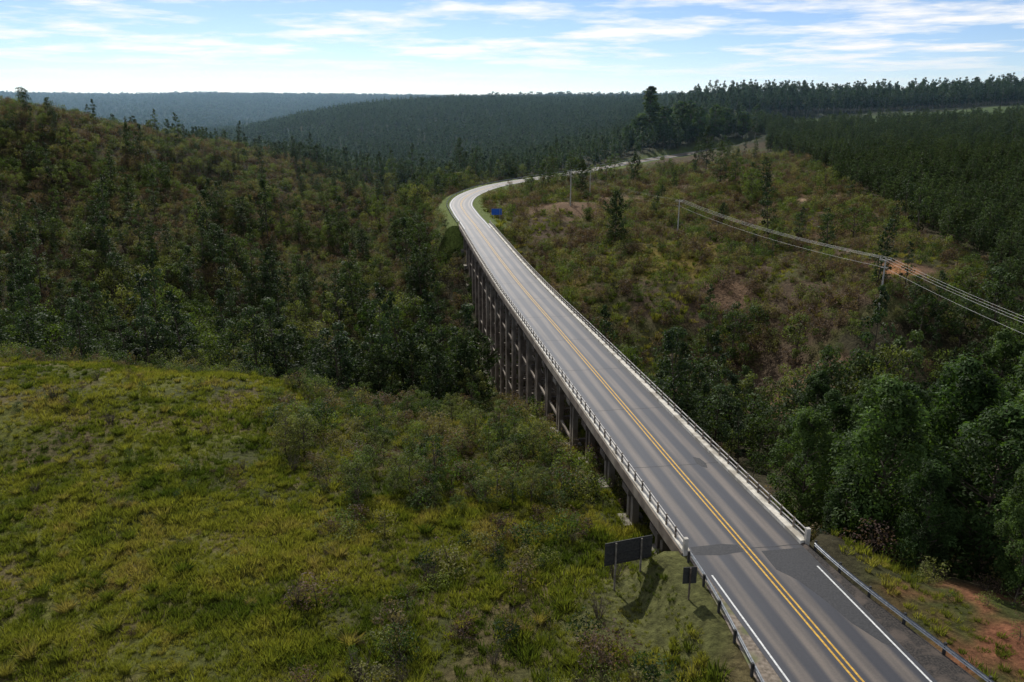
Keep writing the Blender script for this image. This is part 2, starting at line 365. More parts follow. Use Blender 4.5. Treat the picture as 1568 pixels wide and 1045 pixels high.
g.add(vs, fs); g.obj('gravel_shoulder', M_gravel, sh, smooth=True)
g = Geo(); vs = []; fs = []
fr = flare(near0, iB0, 4.5, 6.0)
for k, i in enumerate(ii_):
    for t in np.linspace(0, 1, 4): vs.append(P[i]-NR[i]*(4.15+(fr[k]-4.15)*t)+np.array([0, 0, -.01-.03*t]))
for k in range(len(ii_)-1):
    for j in range(3): fs.append((k*4+j, (k+1)*4+j, (k+1)*4+j+1, k*4+j+1))
g.add(vs, fs); g.obj('soil_shoulder', M_soil, sh)

# ------------------------------------------------------------ bridge
br = empty('trestle_bridge')
g = Geo()
v, f = sweep(rect(-4.75, 4.75, -.45, -.02), iB0, iB1); g.add(v, f); g.obj('deck_slab', M_conc, br)
g = Geo()
v, f = sweep(rect(4.12, 4.75, -.016, .28), iB0, iB1); g.add(v, f)
v, f = sweep(rect(-4.75, -4.2, -.016, .22), iB0, iB1); g.add(v, f); g.obj('kerb', M_kerb, br)
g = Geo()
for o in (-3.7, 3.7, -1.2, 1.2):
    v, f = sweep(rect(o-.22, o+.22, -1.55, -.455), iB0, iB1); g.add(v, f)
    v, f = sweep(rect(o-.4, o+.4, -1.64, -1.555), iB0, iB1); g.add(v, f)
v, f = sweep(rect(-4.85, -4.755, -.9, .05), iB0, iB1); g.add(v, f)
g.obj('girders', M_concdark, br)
g = Geo(); gp = Geo()
for s_ in (-1, 1):
    for z in (.62, 1.02):
        v, f = sweep(rect(s_*4.6-.035, s_*4.6+.035, z-.035, z+.035), iB0, iB1); g.add(v, f)
    for i in range(iB0, iB1, 2):
        p = P[i]+NR[i]*s_*4.6; gp.beam(p+[0, 0, .2], p+[0, 0, 1.1], .13)
g.obj('handrail', M_rail, br); gp.obj('handrail_posts', M_concdark, br)
g = Geo()
for s_ in (-1, 1):
    for i in (iB0, iB1):
        p = P[i]+NR[i]*s_*4.6; g.beam(p+[0, 0, -.3], p+[0, 0, 1.25], .3)
g.obj('end_pillars', M_conc, br)
g = Geo()
piers = list(range(iB0+7, iB1-3, 8))
px = []
for i in piers:
    for o in (-3.7, 3.7): q = P[i]+NR[i]*o; px.append(q)
px = np.array(px); pz = hfun(px[:, 0], px[:, 1])
prev = None
for a, i in enumerate(piers):
    A = px[2*a]; B = px[2*a+1]; zt = P[i, 2]-1.65; zA = pz[2*a]; zB = pz[2*a+1]
    tv = T[i]*np.array([1, 1, 0])
    for q, zb in ((A, zA), (B, zB)):
        for dd in (-.6, .6):
            qq = q+tv*dd
            g.beam((qq[0], qq[1], zb-1.5), (qq[0], qq[1], zt-.3), .6)
    g.beam((A[0]-NR[i][0]*.8, A[1]-NR[i][1]*.8, zt-.28), (B[0]+NR[i][0]*.8, B[1]+NR[i][1]*.8, zt-.28), 1.9, .6)
    zl = zt-.6; zmin = max(zA, zB)
    k = 0
    while zl-4.8 > zmin+.5:
        z2 = zl-4.8
        g.beam((A[0], A[1], z2), (B[0], B[1], z2), .4)
        g.beam((A[0], A[1], zl), (B[0], B[1], z2), .24)
        for q in (A, B): g.beam(q-tv*.55+[0, 0, z2-q[2]], q+tv*.55+[0, 0, z2-q[2]], .38)
        if prev is not None and z2 > prev[2]+.5 and k % 2 == 0:
            for q, pq in ((A, prev[0]), (B, prev[1])):
                g.beam((q[0], q[1], z2), (pq[0], pq[1], z2), .25)
        zl = z2; k += 1
    prev = (A, B, zmin)
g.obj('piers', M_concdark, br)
g = Geo()
for i, dz in ((iB0, -1), (iB1, 1)):
    p = P[i]; g.beam(p-NR[i]*4.7+[0, 0, -2.2], p+NR[i]*4.7+[0, 0, -2.2], .8, 3.4)
g.obj('abutments', M_conc, br)
g = Geo()
for a in range(len(piers)):
    for s_ in (0, 1):
        q = px[2*a+s_]; z = pz[2*a+s_]; g.beam((q[0], q[1], z-1.2), (q[0], q[1], z+.15), 2.2)
g.obj('pier_footings', M_foot, br)

def guardrail(name, side, i0, i1, off, posts=4):
    e = empty(name)
    prof = [(0, .42), (.05*side, .47), (.05*side, .54), (0, .58), (.05*side, .62), (.05*side, .69), (0, .75)]
    g = Geo(); v, f = sweep(prof, i0, i1, off, closed=False); g.add(v, f); g.obj('rail', M_galv, e)
    g = Geo()
    for k, i in enumerate(range(i0, i1+1, posts)):
        oo = off if np.isscalar(off) else off[i-i0]
        p = P[i]+NR[i]*(oo+.12*side); g.beam(p+[0, 0, -.8], p+[0, 0, .78], .14)
    g.obj('posts', M_dark, e)
guardrail('guardrail', -1, near0, iB0-1, -flare(near0, iB0-1, 4.6, 6.1), 3)
guardrail('guardrail', 1, near0, iB0-1, flare(near0, iB0-1, 4.6, 6.9), 3)
guardrail('guardrail', -1, iB1+1, iB1+200, -5.0, 4)

# ------------------------------------------------------------ signs
def gz1(x, y): return float(hfun(np.array([x]), np.array([y]))[0])
e = empty('roadside_billboard')
A = np.array([6.5, 49.0]); B = np.array([10.0, 50.2]); dv = (B-A)/np.linalg.norm(B-A); nv = np.array([-dv[1], dv[0]])
zb = gz1(8.5, 50.2)+1.75
g = Geo(); g.beam((*A, zb+.95), (*B, zb+.95), .05, 1.8); g.obj('panel', M_dark, e)
g = Geo()
for t in (.22, .76):
    q = A+(B-A)*t-nv*.09; g.beam((*q, gz1(*q)-.5), (*q, zb+1.8), .12)
g.obj('posts', M_barklight, e)
g = Geo()
for z in (.25, .95, 1.65): g.beam((*(A-nv*.05), zb+z), (*(B-nv*.05), zb+z), .05, .07)
g.obj('battens', M_dark, e)
e = empty('traffic_sign')
i = iB0-5; q = P[i]-NR[i]*6.2; zq = gz1(q[0], q[1])
g = Geo(); g.beam((q[0]-.45, q[1], zq+1.6), (q[0]+.45, q[1]+.1, zq+1.6), .04, 1.2); g.obj('panel', M_dark, e)
g = Geo(); g.beam((q[0], q[1]-.06, zq-.4), (q[0], q[1]-.06, zq+2.2), .09); g.obj('post', M_bark, e)
e = empty('direction_sign')
x0, y0 = -4.8, 250.0; z0 = gz1(x0, y0)
g = Geo(); g.beam((x0-1.6, y0, z0+2.7), (x0+1.6, y0+.3, z0+2.7), .06, 1.9); g.obj('panel', M_blue, e)
g = Geo()
for d in (-1, 1): g.beam((x0+d, y0+.1+.06, z0-.4), (x0+d, y0+.16, z0+3.6), .12)
g.obj('posts', M_galv, e)

# ------------------------------------------------------------ utility poles + wires
poles = [(66, 48, -5, 11), (69, 145, -8.8, 11.5), (48, 230, -7, 10), (19.5, 268, -4, 12), (29, 300, -4, 9)]
tops = []
for (x, y, zf, h) in poles:
    z = gz1(x, y); h = zf+h-z; e = empty('utility_pole')
    g = Geo(); g.tube([(x, y, z-.6), (x, y, z+h*.5), (x, y, z+h)], [.2, .17, .13], 8); g.obj('shaft', M_conc, e, smooth=True)
    g = Geo(); g.beam((x-1.1, y, z+h-.4), (x+1.1, y+.2, z+h-.4), .12, .14); g.beam((x-.7, y, z+h-1.8), (x+.7, y+.1, z+h-1.8), .1)
    g.obj('crossarm', M_conc, e)
    g = Geo()
    for o in (-1, 0, 1): g.tube([(x+o, y+.1, z+h-.33), (x+o, y+.1, z+h-.02)], [.06, .04], 6)
    g.obj('insulators', M_white, e); tops.append((x, y, z+h))
e = empty('power_lines'); g = Geo()
for a, b_ in ((0, 1), (1, 2), (2, 3)):
    for o in ((-1, 0), (0, 0), (1, 0), (0, -1.8)):
        p = np.array(tops[a])+[o[0], .1, o[1]]; q = np.array(tops[b_])+[o[0], .1, o[1]]
        ts = np.linspace(0, 1, 15); pp = p[None]*(1-ts[:, None])+q[None]*ts[:, None]; pp[:, 2] -= 4*1.3*ts*(1-ts)
        g.tube(pp, (.014, .016, .006)[a], 4)
g.obj('wires', M_wire, e)
def linedist(x, y):
    d = np.full(len(x), 999.)
    for a in range(3):
        p = np.array(poles[a][:2], float); q = np.array(poles[a+1][:2], float); v = q-p
        t = np.clip(((x-p[0])*v[0]+(y-p[1])*v[1])/(v@v), 0, 1); d = np.minimum(d, np.hypot(x-p[0]-t*v[0], y-p[1]-t*v[1]))
    return d

# ------------------------------------------------------------ plant meshes
def leafquads(c, n, size, elong=1.0, along=None):
    k = len(c); r = rng.normal(size=(k, 3)) if along is None else along+rng.normal(size=(k, 3))*.35
    u = r-(r*n).sum(1)[:, None]*n; u /= np.linalg.norm(u, axis=1)[:, None]+1e-9
    w = np.cross(n, u); s = size*rng.uniform(.6, 1.4, (k, 1))
    vs = np.stack([c-u*s*elong, c-w*s*.55, c+u*s*elong, c+w*s*.55], 1).reshape(-1, 3)
    fs = np.arange(4*k).reshape(k, 4); return vs, fs
def finish(name, wood, leaves, cvs, mleaf, mbark, link=False):
    V = []; Fc = []; mi = []; cv = []; n = 0
    if wood.v:
        wv = np.vstack(wood.v); V.append(wv); Fc += wood.f; mi += [1]*len(wood.f); cv.append(np.full(len(wv), .5)); n = len(wv)
    for (vs, fs), c in zip(leaves, cvs):
        V.append(vs); Fc += (fs+n).tolist(); mi += [0]*len(fs); cv.append(np.repeat(c, 4)); n += len(vs)
    return mesh_obj(name, np.vstack(V), Fc, [mleaf, mbark], mi, {'cv': ('FLOAT', np.concatenate(cv))}, link=link)
def crown_tree(name, H, base, R, ncl, nleaf, ls, prof, mleaf, mbark, tr=.18, rc=.3, flat=.75, link=False, lean=.3, elong=1.):
    wood = Geo(); leaves = []; cvs = []
    ln = rng.normal(size=2)*lean
    tp = [np.array([ln[0]*t*t, ln[1]*t*t, H*.93*t]) for t in np.linspace(0, 1, 5)]; tp[0][2] = -.8
    wood.tube(tp, [tr, tr*.85, tr*.6, tr*.35, tr*.1], 6)
    for k in range(ncl):
        t = (k+.5)/ncl; t = np.clip(t+rng.normal()*.05, 0, 1)
        z = base+(H-base)*t
        a = k*2.4+rng.normal()*.5; rr = R*prof(t)*math.sqrt(rng.uniform(.15, 1))
        tz = z/H
        c = np.array([ln[0]*tz*tz+rr*math.cos(a), ln[1]*tz*tz+rr*math.sin(a), z])
        r = R*rc*rng.uniform(.7, 1.3)*(0.55+.6*prof(t))
        zt = max(z-rr*.7-r*.3, base*.6); tt = zt/H
        wood.tube([(ln[0]*tt*tt, ln[1]*tt*tt, zt), (c[0]*.55, c[1]*.55, (zt+z)/2-.1), c], [tr*.35, tr*.22, tr*.06], 4)
        m = int(nleaf/ncl*rng.uniform(.7, 1.3)); d = rng.normal(size=(m, 3)); d[:, 2] = d[:, 2]*.8+.25; d /= np.linalg.norm(d, axis=1)[:, None]
        lump = 1+.25*np.sin(d[:, 0]*5+k)*np.cos(d[:, 1]*4+k*2)
        pos = c+d*(r*lump*rng.uniform(.45, 1.05, m)**.6)[:, None]*np.array([1, 1, flat])
        nn = d*.7+np.array([0, 0, .5])+rng.normal(size=(m, 3))*.5; nn /= np.linalg.norm(nn, axis=1)[:, None]
        leaves.append(leafquads(pos, nn, ls, elong)); cvs.append(np.clip(rng.normal(.5, .2)+rng.normal(size=m)*.15, 0, 1))
    return finish(name, wood, leaves, cvs, mleaf, mbark, link)
def pine_tree(name, H, R, nwh, mleaf, mbark, ls=.2, base=.12, dens=1., tr=.14, link=False, up=.35):
    wood = Geo(); leaves = []; cvs = []
    wood.tube([(0, 0, -.8), (0, 0, H*.5), (0, 0, H)], [tr, tr*.6, tr*.1], 6)
    for k in range(nwh):
        t = k/(nwh-1); z = H*(base+(1-base)*t*.96); L = R*(math.sin(math.pi*(.30+.66*t))**.8*.95+.06)*rng.uniform(.7, 1.15)
        nb = 5 if t < .8 else 4; a0 = rng.uniform(0, 6.28)
        for j in range(nb):
            a = a0+j*2*math.pi/nb+rng.normal()*.3; l = L*rng.uniform(.45, 1.2)
            d = np.array([math.cos(a), math.sin(a), up+.5*t+rng.normal()*.15])
            wood.tube([(0, 0, z), d*l*.95+[0, 0, z]], [tr*.22*(1-t)+.01, .01], 3)
            m = int(dens*(14+l*26)); s = rng.uniform(.3, 1.03, m)**.7
            pos = np.array([0, 0, z])+d*(s*l)[:, None]+rng.normal(size=(m, 3))*np.array([.17, .17, .15])*(.5+l*.35)
            nn = rng.normal(size=(m, 3))*.8+[0, 0, .7]; nn /= np.linalg.norm(nn, axis=1)[:, None]
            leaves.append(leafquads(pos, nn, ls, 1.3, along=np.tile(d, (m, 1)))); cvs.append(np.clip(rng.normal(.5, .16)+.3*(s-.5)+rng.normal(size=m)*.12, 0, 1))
    return finish(name, wood, leaves, cvs, mleaf, mbark, link)
def grass_tuft(name, nb, h, r, mat, w=.022, spread=.5):
    a = rng.uniform(0, 6.28, nb); rr = r*np.sqrt(rng.uniform(0, 1, nb)); b0 = np.c_[rr*np.cos(a), rr*np.sin(a), np.full(nb, -.05)]
    d = np.c_[np.cos(a), np.sin(a)]*(rng.uniform(.1, 1, nb)*spread)[:, None]+rng.normal(size=(nb, 2))*.15; hh = h*rng.uniform(.5, 1.15, nb)
    mid = b0+np.c_[d*hh[:, None]*.4, hh*.6]; tip = b0+np.c_[d*hh[:, None]*1.1, hh*.95]
    th = rng.uniform(0, 3.14, nb); sd = np.c_[np.cos(th), np.sin(th), np.zeros(nb)]*w
    V = np.stack([b0-sd, b0+sd, mid+sd*.8, tip, mid-sd*.8], 1).reshape(-1, 3); Fc = np.arange(nb*5).reshape(nb, 5).tolist()
    return mesh_obj(name, V, Fc, [mat], attrs={'cv': ('FLOAT', np.repeat(rng.uniform(.2, .8, nb), 5))}, link=False)
def bare_shrub(name, H, mat):
    g = Geo()
    for k in range(22):
        a = rng.uniform(0, 6.28); s = rng.uniform(.2, .9); h = H*rng.uniform(.5, 1)
        p0 = np.array([.1*math.cos(a), .1*math.sin(a), -.1]); p1 = p0+[s*.5*math.cos(a), s*.5*math.sin(a), h*.5]; p2 = p0+[s*math.cos(a+.3), s*math.sin(a+.3), h]
        g.tube([p0, p1, p2], [.025, .016, .006], 3)
        for j in range(5):
            t = rng.uniform(.3, .9); q = p0*(1-t)+p2*t; g.tube([q, q+rng.normal(size=3)*[.3, .3, .12]+[0, 0, .22]], [.012, .004], 3)
    o = g.obj(name, mat, link=False); return o
rnd = lambda t: math.sin(math.pi*min(max(.12+.8*t, 0), 1))**.6
egg = lambda t: (math.sin(math.pi*min(.22+.74*t, 1)))**.8
L_broad = leafmat('broadleaf_foliage', [(.016, .031, .010), (.034, .058, .015), (.072, .10, .024), (.12, .125, .04)])
L_pine = leafmat('pine_foliage', [(.016, .030, .013), (.034, .055, .020), (.062, .086, .026)], trans=.3)
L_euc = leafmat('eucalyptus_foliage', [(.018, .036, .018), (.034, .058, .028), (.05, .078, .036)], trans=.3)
L_dist = leafmat('distant_foliage', [(.026, .048, .032), (.04, .066, .042)], trans=.2)
L_shrub = leafmat('shrub_foliage', [(.018, .034, .010), (.045, .075, .016), (.10, .13, .028), (.13, .12, .045), (.11, .075, .05), (.075, .048, .038)])
L_grass = leafmat('grass_blades', [(.055, .08, .014), (.13, .145, .026), (.205, .20, .04), (.23, .18, .075)], trans=.38)
L_near = leafmat('near_tree_foliage', [(.026, .050, .013), (.043, .074, .018), (.056, .09, .022)], inst=False)

def coll(name, obs):
    c = bpy.data.collections.new(name)
    for o in obs: c.objects.link(o)
    return c
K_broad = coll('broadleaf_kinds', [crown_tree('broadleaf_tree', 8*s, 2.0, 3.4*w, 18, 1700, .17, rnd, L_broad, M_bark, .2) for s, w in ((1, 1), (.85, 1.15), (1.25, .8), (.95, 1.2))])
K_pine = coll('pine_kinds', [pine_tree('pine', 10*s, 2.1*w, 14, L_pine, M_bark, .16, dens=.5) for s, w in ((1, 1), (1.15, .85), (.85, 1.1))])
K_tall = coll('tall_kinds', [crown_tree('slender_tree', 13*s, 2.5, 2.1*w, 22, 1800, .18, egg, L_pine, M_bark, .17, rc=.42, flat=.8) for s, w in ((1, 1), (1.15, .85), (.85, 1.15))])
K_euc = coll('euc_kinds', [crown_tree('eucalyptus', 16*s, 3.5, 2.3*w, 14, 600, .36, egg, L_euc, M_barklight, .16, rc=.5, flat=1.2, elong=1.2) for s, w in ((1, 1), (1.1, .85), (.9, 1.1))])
K_far = coll('far_kinds', [crown_tree('plantation_tree', 14*s, 4, 5.2*w, 9, 240, .9, egg, L_dist, M_barklight, .2, rc=.55, flat=1.0) for s, w in ((1, 1), (1.1, 1.1))])
K_shrub = coll('shrub_kinds', [crown_tree('shrub', 1.8*s, .2, 1.15*w, 10, 520, .085, rnd, L_shrub, M_bark, .05, rc=.45, flat=.9, lean=.1) for s, w in ((1, 1), (1.2, .8), (.8, 1.3), (1.1, 1.1))]
               + [crown_tree('shrub', 1.9, .2, 1., 10, 260, .06, rnd, L_shrub, M_bark, .05, rc=.4, flat=1., lean=.2)])
K_grass = coll('grass_kinds', [grass_tuft('tuft', 64, .55*s, .38*w, L_grass, .024) for s, w in ((1, 1), (1.3, .8), (.8, 1.2))])
K_tus = coll('tussock_kinds', [grass_tuft('tussock', 170, 1.15*s, .4*w, L_grass, .026, .75) for s, w in ((1, 1), (1.2, .8))])
K_bare = coll('bare_kinds', [bare_shrub('bare_shrub', h, M_bark) for h in (1.8, 2.6)])

def scatter(name, kinds, x, y, scale, tint, sz=None, sink=.1, tilt=.06):
    n = len(x); z = hfun(x, y)-sink*scale
    me = bpy.data.meshes.new(name); me.from_pydata(np.c_[x, y, z].tolist(), [], [])
    def A(k, t, v):
        a = me.attributes.new(k, t, 'POINT'); a.data.foreach_set('vector' if t == 'FLOAT_VECTOR' else 'value', np.asarray(v).ravel())
    sz = np.ones(n) if sz is None else sz
    A('rot', 'FLOAT_VECTOR', np.c_[rng.normal(size=(n, 2))*tilt, rng.uniform(0, 6.283, n)].astype(np.float32))
    A('scl', 'FLOAT_VECTOR', np.c_[scale, scale, scale*sz].astype(np.float32))
    A('tint', 'FLOAT', np.clip(tint, 0, 1).astype(np.float32))
    A('kind', 'INT', rng.integers(0, len(kinds.objects), n).astype(np.int32))
    ob = bpy.data.objects.new(name, me); scene.collection.objects.link(ob)
    ng = bpy.data.node_groups.new(name, 'GeometryNodeTree')
    ng.interface.new_socket('Geometry', in_out='INPUT', socket_type='NodeSocketGeometry'); ng.interface.new_socket('Geometry', in_out='OUTPUT', socket_type='NodeSocketGeometry')
    gi_ = ng.nodes.new('NodeGroupInput'); go = ng.nodes.new('NodeGroupOutput'); ip = ng.nodes.new('GeometryNodeInstanceOnPoints')
    ci = ng.nodes.new('GeometryNodeCollectionInfo'); ci.inputs['Collection'].default_value = kinds; ci.inputs['Separate Children'].default_value = True; ci.inputs['Reset Children'].default_value = True
    ng.links.new(gi_.outputs[0], ip.inputs['Points']); ng.links.new(ci.outputs[0], ip.inputs['Instance']); ip.inputs['Pick Instance'].default_value = True
    for k, t, s in (('rot', 'FLOAT_VECTOR', 'Rotation'), ('scl', 'FLOAT_VECTOR', 'Scale'), ('kind', 'INT', 'Instance Index')):
        na = ng.nodes.new('GeometryNodeInputNamedAttribute'); na.data_type = t; na.inputs['Name'].default_value = k
        o = next(o for o in na.outputs if o.enabled and o.name == 'Attribute'); ng.links.new(o, ip.inputs[s])
    ng.links.new(ip.outputs[0], go.inputs[0])
    md = ob.modifiers.new('scatter', 'NODES'); md.node_group = ng
    return ob
def jit(x0, x1, y0, y1, s):
    a, b_ = np.meshgrid(np.arange(x0, x1, s), np.arange(y0, y1, s)); a = a.ravel(); b_ = b_.ravel()
    a = a+rng.uniform(-.5, .5, len(a))*s; b_ = b_+rng.uniform(-.5, .5, len(b_))*s
    m = (np.abs(a) < .72*b_+22) & (b_ > 24); return a[m], b_[m]
def roadX(y): return np.interp(y, P[:iB1+40, 1], P[:iB1+40, 0])
U = lambda n: rng.uniform(0, 1, n)
vedge = lambda x: np.interp(x, [-200, -60, -35, 0, 10], [122, 126, 122, 117, 113])

# --- forest (valley and slopes)
x, y = jit(-300, 130, 95, 400, 4.3); d, _ = roaddist(x, y); n = len(x)
left = x < roadX(y)
clump = fbm(x, y, 26, 60); cl2 = fbm(x, y, 15, 66)
dens = np.zeros(n)
vl = left & (y > vedge(x)+6*(clump-.5))
hill = sstep(170, 250, y)*sstep(-20, -60, x)
dens = np.where(vl, (1-.88*hill*sstep(.36, .52, clump))*(.15+.85*sstep(.40, .48, cl2)), dens)
rv = (~left) & (y > 98) & (y < 152+(clump-.5)*30) & (x < 100)
dens = np.where(rv, .9*(1-redmask(x, y)), dens)
rs = (~left) & (scrubmask(x, y) > .5); dens = np.where(rs, .13*sstep(.44, .6, clump)*(1-redmask(x, y)), dens)
beyond = (y > 372+x*.35) ; dens = np.where(beyond & (x > -60), .85, dens)
dens = np.where(plantmask(x, y) > .5, 0, dens)
dens = np.where(d < 9.5, 0, dens); dens = np.where((d < 9.5+5*(x < roadX(y))) & (y < 235) & (y > 190), 0, dens); dens = np.where(left & (d < 13) & (y >= 235) & (y < 330), 0, dens)
dens = np.where((linedist(x, y) < 5) & (y > 118) | (np.hypot(x-66, y-138) < 8), 0, dens)
keep = U(n) < dens; x, y, vl, hill = x[keep], y[keep], vl[keep], hill[keep]; n = len(x)
pc = fbm(x, y, 35, 77)
isp = U(n) < np.where(x < roadX(y), .12+.7*sstep(.46, .56, pc), .4)
tint = fbm(x, y, 30, 61)*.35+U(n)*.75
b_ = ~isp
top_ = np.where((y > 300) & (x < -60), .7, 1)
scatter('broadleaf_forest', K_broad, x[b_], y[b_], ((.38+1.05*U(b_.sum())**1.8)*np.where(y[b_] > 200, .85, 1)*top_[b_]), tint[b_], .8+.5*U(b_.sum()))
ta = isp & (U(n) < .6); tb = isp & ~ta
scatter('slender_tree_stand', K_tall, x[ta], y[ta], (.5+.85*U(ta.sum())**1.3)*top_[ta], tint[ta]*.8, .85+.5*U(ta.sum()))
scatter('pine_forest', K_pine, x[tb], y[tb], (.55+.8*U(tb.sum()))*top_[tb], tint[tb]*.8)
# thicket of small trees beside the bridge
x, y = jit(-28, 14, 66, 120, 2.3); d, _ = roaddist(x, y); n = len(x)
k = (d > 8) & (x < roadX(y)) & (U(n) < .05+.8*sstep(.5, .58, fbm(x, y, 11, 91))) & (fieldmask(x, y) < .4)
x, y = x[k], y[k]; n = len(x)
scatter('small_trees', K_broad, x, y, .2+.32*U(n)**1.5, .3+.7*U(n), .8+.4*U(n))
# --- right plantation
x, y = jit(85, 420, 135, 520, 3.3); d, _ = roaddist(x, y); k = (plantmask(x, y) > .5) & (d > 9) & ~((y > 455) & (x > 155))
x, y = x[k], y[k]; n = len(x)
scatter('pine_plantation', K_pine, x, y, .55+.35*U(n), .15+.45*U(n)+.3*fbm(x, y, 30, 62), .9+.2*U(n))
# --- far eucalyptus
x, y = jit(-700, 700, 400, 1250, 5.6); d, _ = roaddist(x, y); n = len(x)
k = (d > 10) & ~((plantmask(x, y) > .5) & (y < 560)) & ~((x > -70) & (y < 385+x*.35)) & ~((x > 130) & (y < 560)); x, y = x[k], y[k]; n = len(x)
ridge = (x > 120) & (y < 640)
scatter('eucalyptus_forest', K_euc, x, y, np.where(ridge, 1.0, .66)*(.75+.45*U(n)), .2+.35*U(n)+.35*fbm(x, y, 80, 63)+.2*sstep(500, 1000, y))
x, y = jit(-2300, 800, 1250, 2900, 16); n = len(x)
scatter('distant_forest', K_far, x, y, .8+.5*U(n), .2+.4*U(n))
# --- shrubs
x, y = jit(-280, 130, 22, 400, 1.8); d, _ = roaddist(x, y); n = len(x); left = x < roadX(y)
cl = fbm(x, y, 9, 70); fmk = fieldmask(x, y); clf = fbm(x, y, 4.5, 73)
dens = np.where(left & (y < 124), np.where(fmk > .5, .05+.35*sstep(.58, .66, clf), np.where(y > 60, .16+.84*sstep(.45, .54, cl), .14+.8*sstep(.48, .58, clf))), 0)
edge = left & (y > 104) & (y < 140); dens = np.where(edge, np.maximum(dens, .85*(1-fmk)), dens)
dens = np.where(left & (y > 132), .45+.45*sstep(170, 220, y), dens)
dens = np.where(~left & (y > 50), .3, dens); dens = np.where((scrubmask(x, y) > .5), (.35+.6*sstep(.38, .52, cl)), dens); dens = np.where(~left & (y > 100), dens*(1-.93*redmask(x, y)), dens)
dens = np.where(~left & (y < 56) & (x > 25), .25, dens); dens = np.where((y > 370) & (x > -40), 0, dens)
dens = np.where((d < 6.0) & (y < 240), np.where((y > 66) & (y < 232), .5, 0), dens); dens = np.where((d < 9) & (y < 66), 0, dens); dens = np.where((d < 8) & (y > 236), 0, dens)
dens = np.where((np.hypot(x-9.5, y-46.5) < 5.5) | ((np.abs(x+4.5) < 4) & (y > 236) & (y < 252)), 0, dens); dens *= 1-.9*(plantmask(x, y) > .5)
k = U(n) < dens; x, y, fmk, left = x[k], y[k], fmk[k], left[k]; n = len(x)
sc = (.4+1.0*U(n)**1.6)*np.where(fmk > .5, .55, 1)*np.where(y > 150, 1.3, 1)*np.where(y < 64, .95, 1)
tint = np.clip(1.1*U(n)**1.1+.7*(fbm(x, y, 10, 71)-.5), 0, 1); tint = np.where(~left & (y > 150), np.clip(tint+.15, 0, 1), tint)
scatter('shrubs', K_shrub, x, y, sc, tint, .8+.4*U(n))
x, y = jit(-60, 14, 30, 110, 4.5); d, _ = roaddist(x, y); k = (d > 9) & (x < roadX(y)) & (U(len(x)) < .3*(1-.8*fieldmask(x, y))); x, y = x[k], y[k]
scatter('bare_shrubs', K_bare, x, y, .5+.6*U(len(x)), U(len(x)))
# --- grass
x, y = jit(-95, 30, 24, 75, .47); x2, y2 = jit(-115, 14, 75, 118, .68); x3, y3 = jit(-40, 120, 155, 300, 1.6)
x = np.r_[x, x2, x3]; y = np.r_[y, y2, y3]; d, _ = roaddist(x, y); n = len(x); left = x < roadX(y)
cl = fbm(x, y, 7, 80); fmk = fieldmask(x, y); sgd = np.hypot(x-9.5, y-46.5)
dens = np.where(left, np.where(fmk > .3, .95, .85), .35)*(.65+.5*sstep(.35, .55, cl))
dens = np.where((d < 6.9) & (y < 55), 0, dens); dens = np.where(sgd < 5, .8, dens); dens = np.where(y > 150, (scrubmask(x, y) > .5)*.6*(d > 7)*(1-redmask(x, y)), dens)
dens = np.where((sgd < 5) & (d < 6.6), 0, dens)
k = U(n) < dens; x, y, fmk, sgd = x[k], y[k], fmk[k], sgd[k]; n = len(x)
sc = (.45+.8*U(n)**1.3)*np.where(y > 150, 1.7, 1)*(.3+1.35*fbm(x, y, 4, 82))*np.where(sgd < 5, .5, 1)
tint = .28+.4*sstep(.3, .7, fbm(x, y, 9, 81))+.5*(fbm(x, y, 2.5, 84)-.5)*2+.25*(U(n)-.5)+.04*sstep(55, 80, y)*fmk-.3*sstep(.55, .66, fbm(x, y, 5, 88))
scatter('grass', K_grass, x, y, sc, tint)
x, y = jit(-95, 16, 26, 116, 1.9); d, _ = roaddist(x, y); n = len(x)
k = (d > 8.5) & (x < roadX(y)) & (np.hypot(x-9.5, y-46.5) > 5) & (U(n) < (.14+.6*sstep(.5, .62, fbm(x, y, 8, 95)))*(1-.5*fieldmask(x, y)*sstep(55, 70, y))); x, y = x[k], y[k]; n = len(x)
scatter('tussock_grass', K_tus, x, y, .4+.5*U(n), .95*U(n)+.25*(fbm(x, y, 12, 96)-.4))

# --- large individual trees on the right of the bridge
tm = [crown_tree('eucalyptus_tree', 17*s, 2.0, 4.3*w, 60, 17000, .14, egg, L_near, M_bark, .22, rc=.26, flat=1.0, link=False, elong=1.3).data for s, w in ((1, 1), (1.1, .8), (.9, 1.05))]
spots = [(31, 60, 1.0), (38, 57, 1.1), (46, 60, 1.25), (35, 67, .95), (42, 68, 1.15), (50, 70, 1.2), (54, 60, 1.25), (33, 76, .85), (40, 78, .95), (48, 80, 1.0), (58, 76, 1.1), (62, 66, 1.1), (57, 88, .95), (66, 84, 1), (45, 92, .85), (74, 78, 1), (70, 96, .95), (36, 88, .75), (82, 92, 1), (78, 108, 1), (64, 108, .8), (28, 69, .7), (47, 51, .85), (57, 50, .95), (28, 60, .55), (31, 53, .5), (36, 49, .55)]
for (x0, y0, s) in spots:
    ob = bpy.data.objects.new('eucalyptus_tree', tm[rng.integers(0, 3)]); scene.collection.objects.link(ob)
    ob.location = (x0, y0, gz1(x0, y0)-.3); ob.scale = (s*rng.uniform(.9, 1.1), s, s*rng.uniform(.85, 1.1)); ob.rotation_euler = (0, 0, rng.uniform(0, 6.28))
pm = pine_tree('pine_tree', 12, 3.0, 20, leafmat('pine_near', [(.022, .038, .014), (.038, .058, .02)], inst=False, trans=.25), M_bark, .16, dens=.8, link=False).data
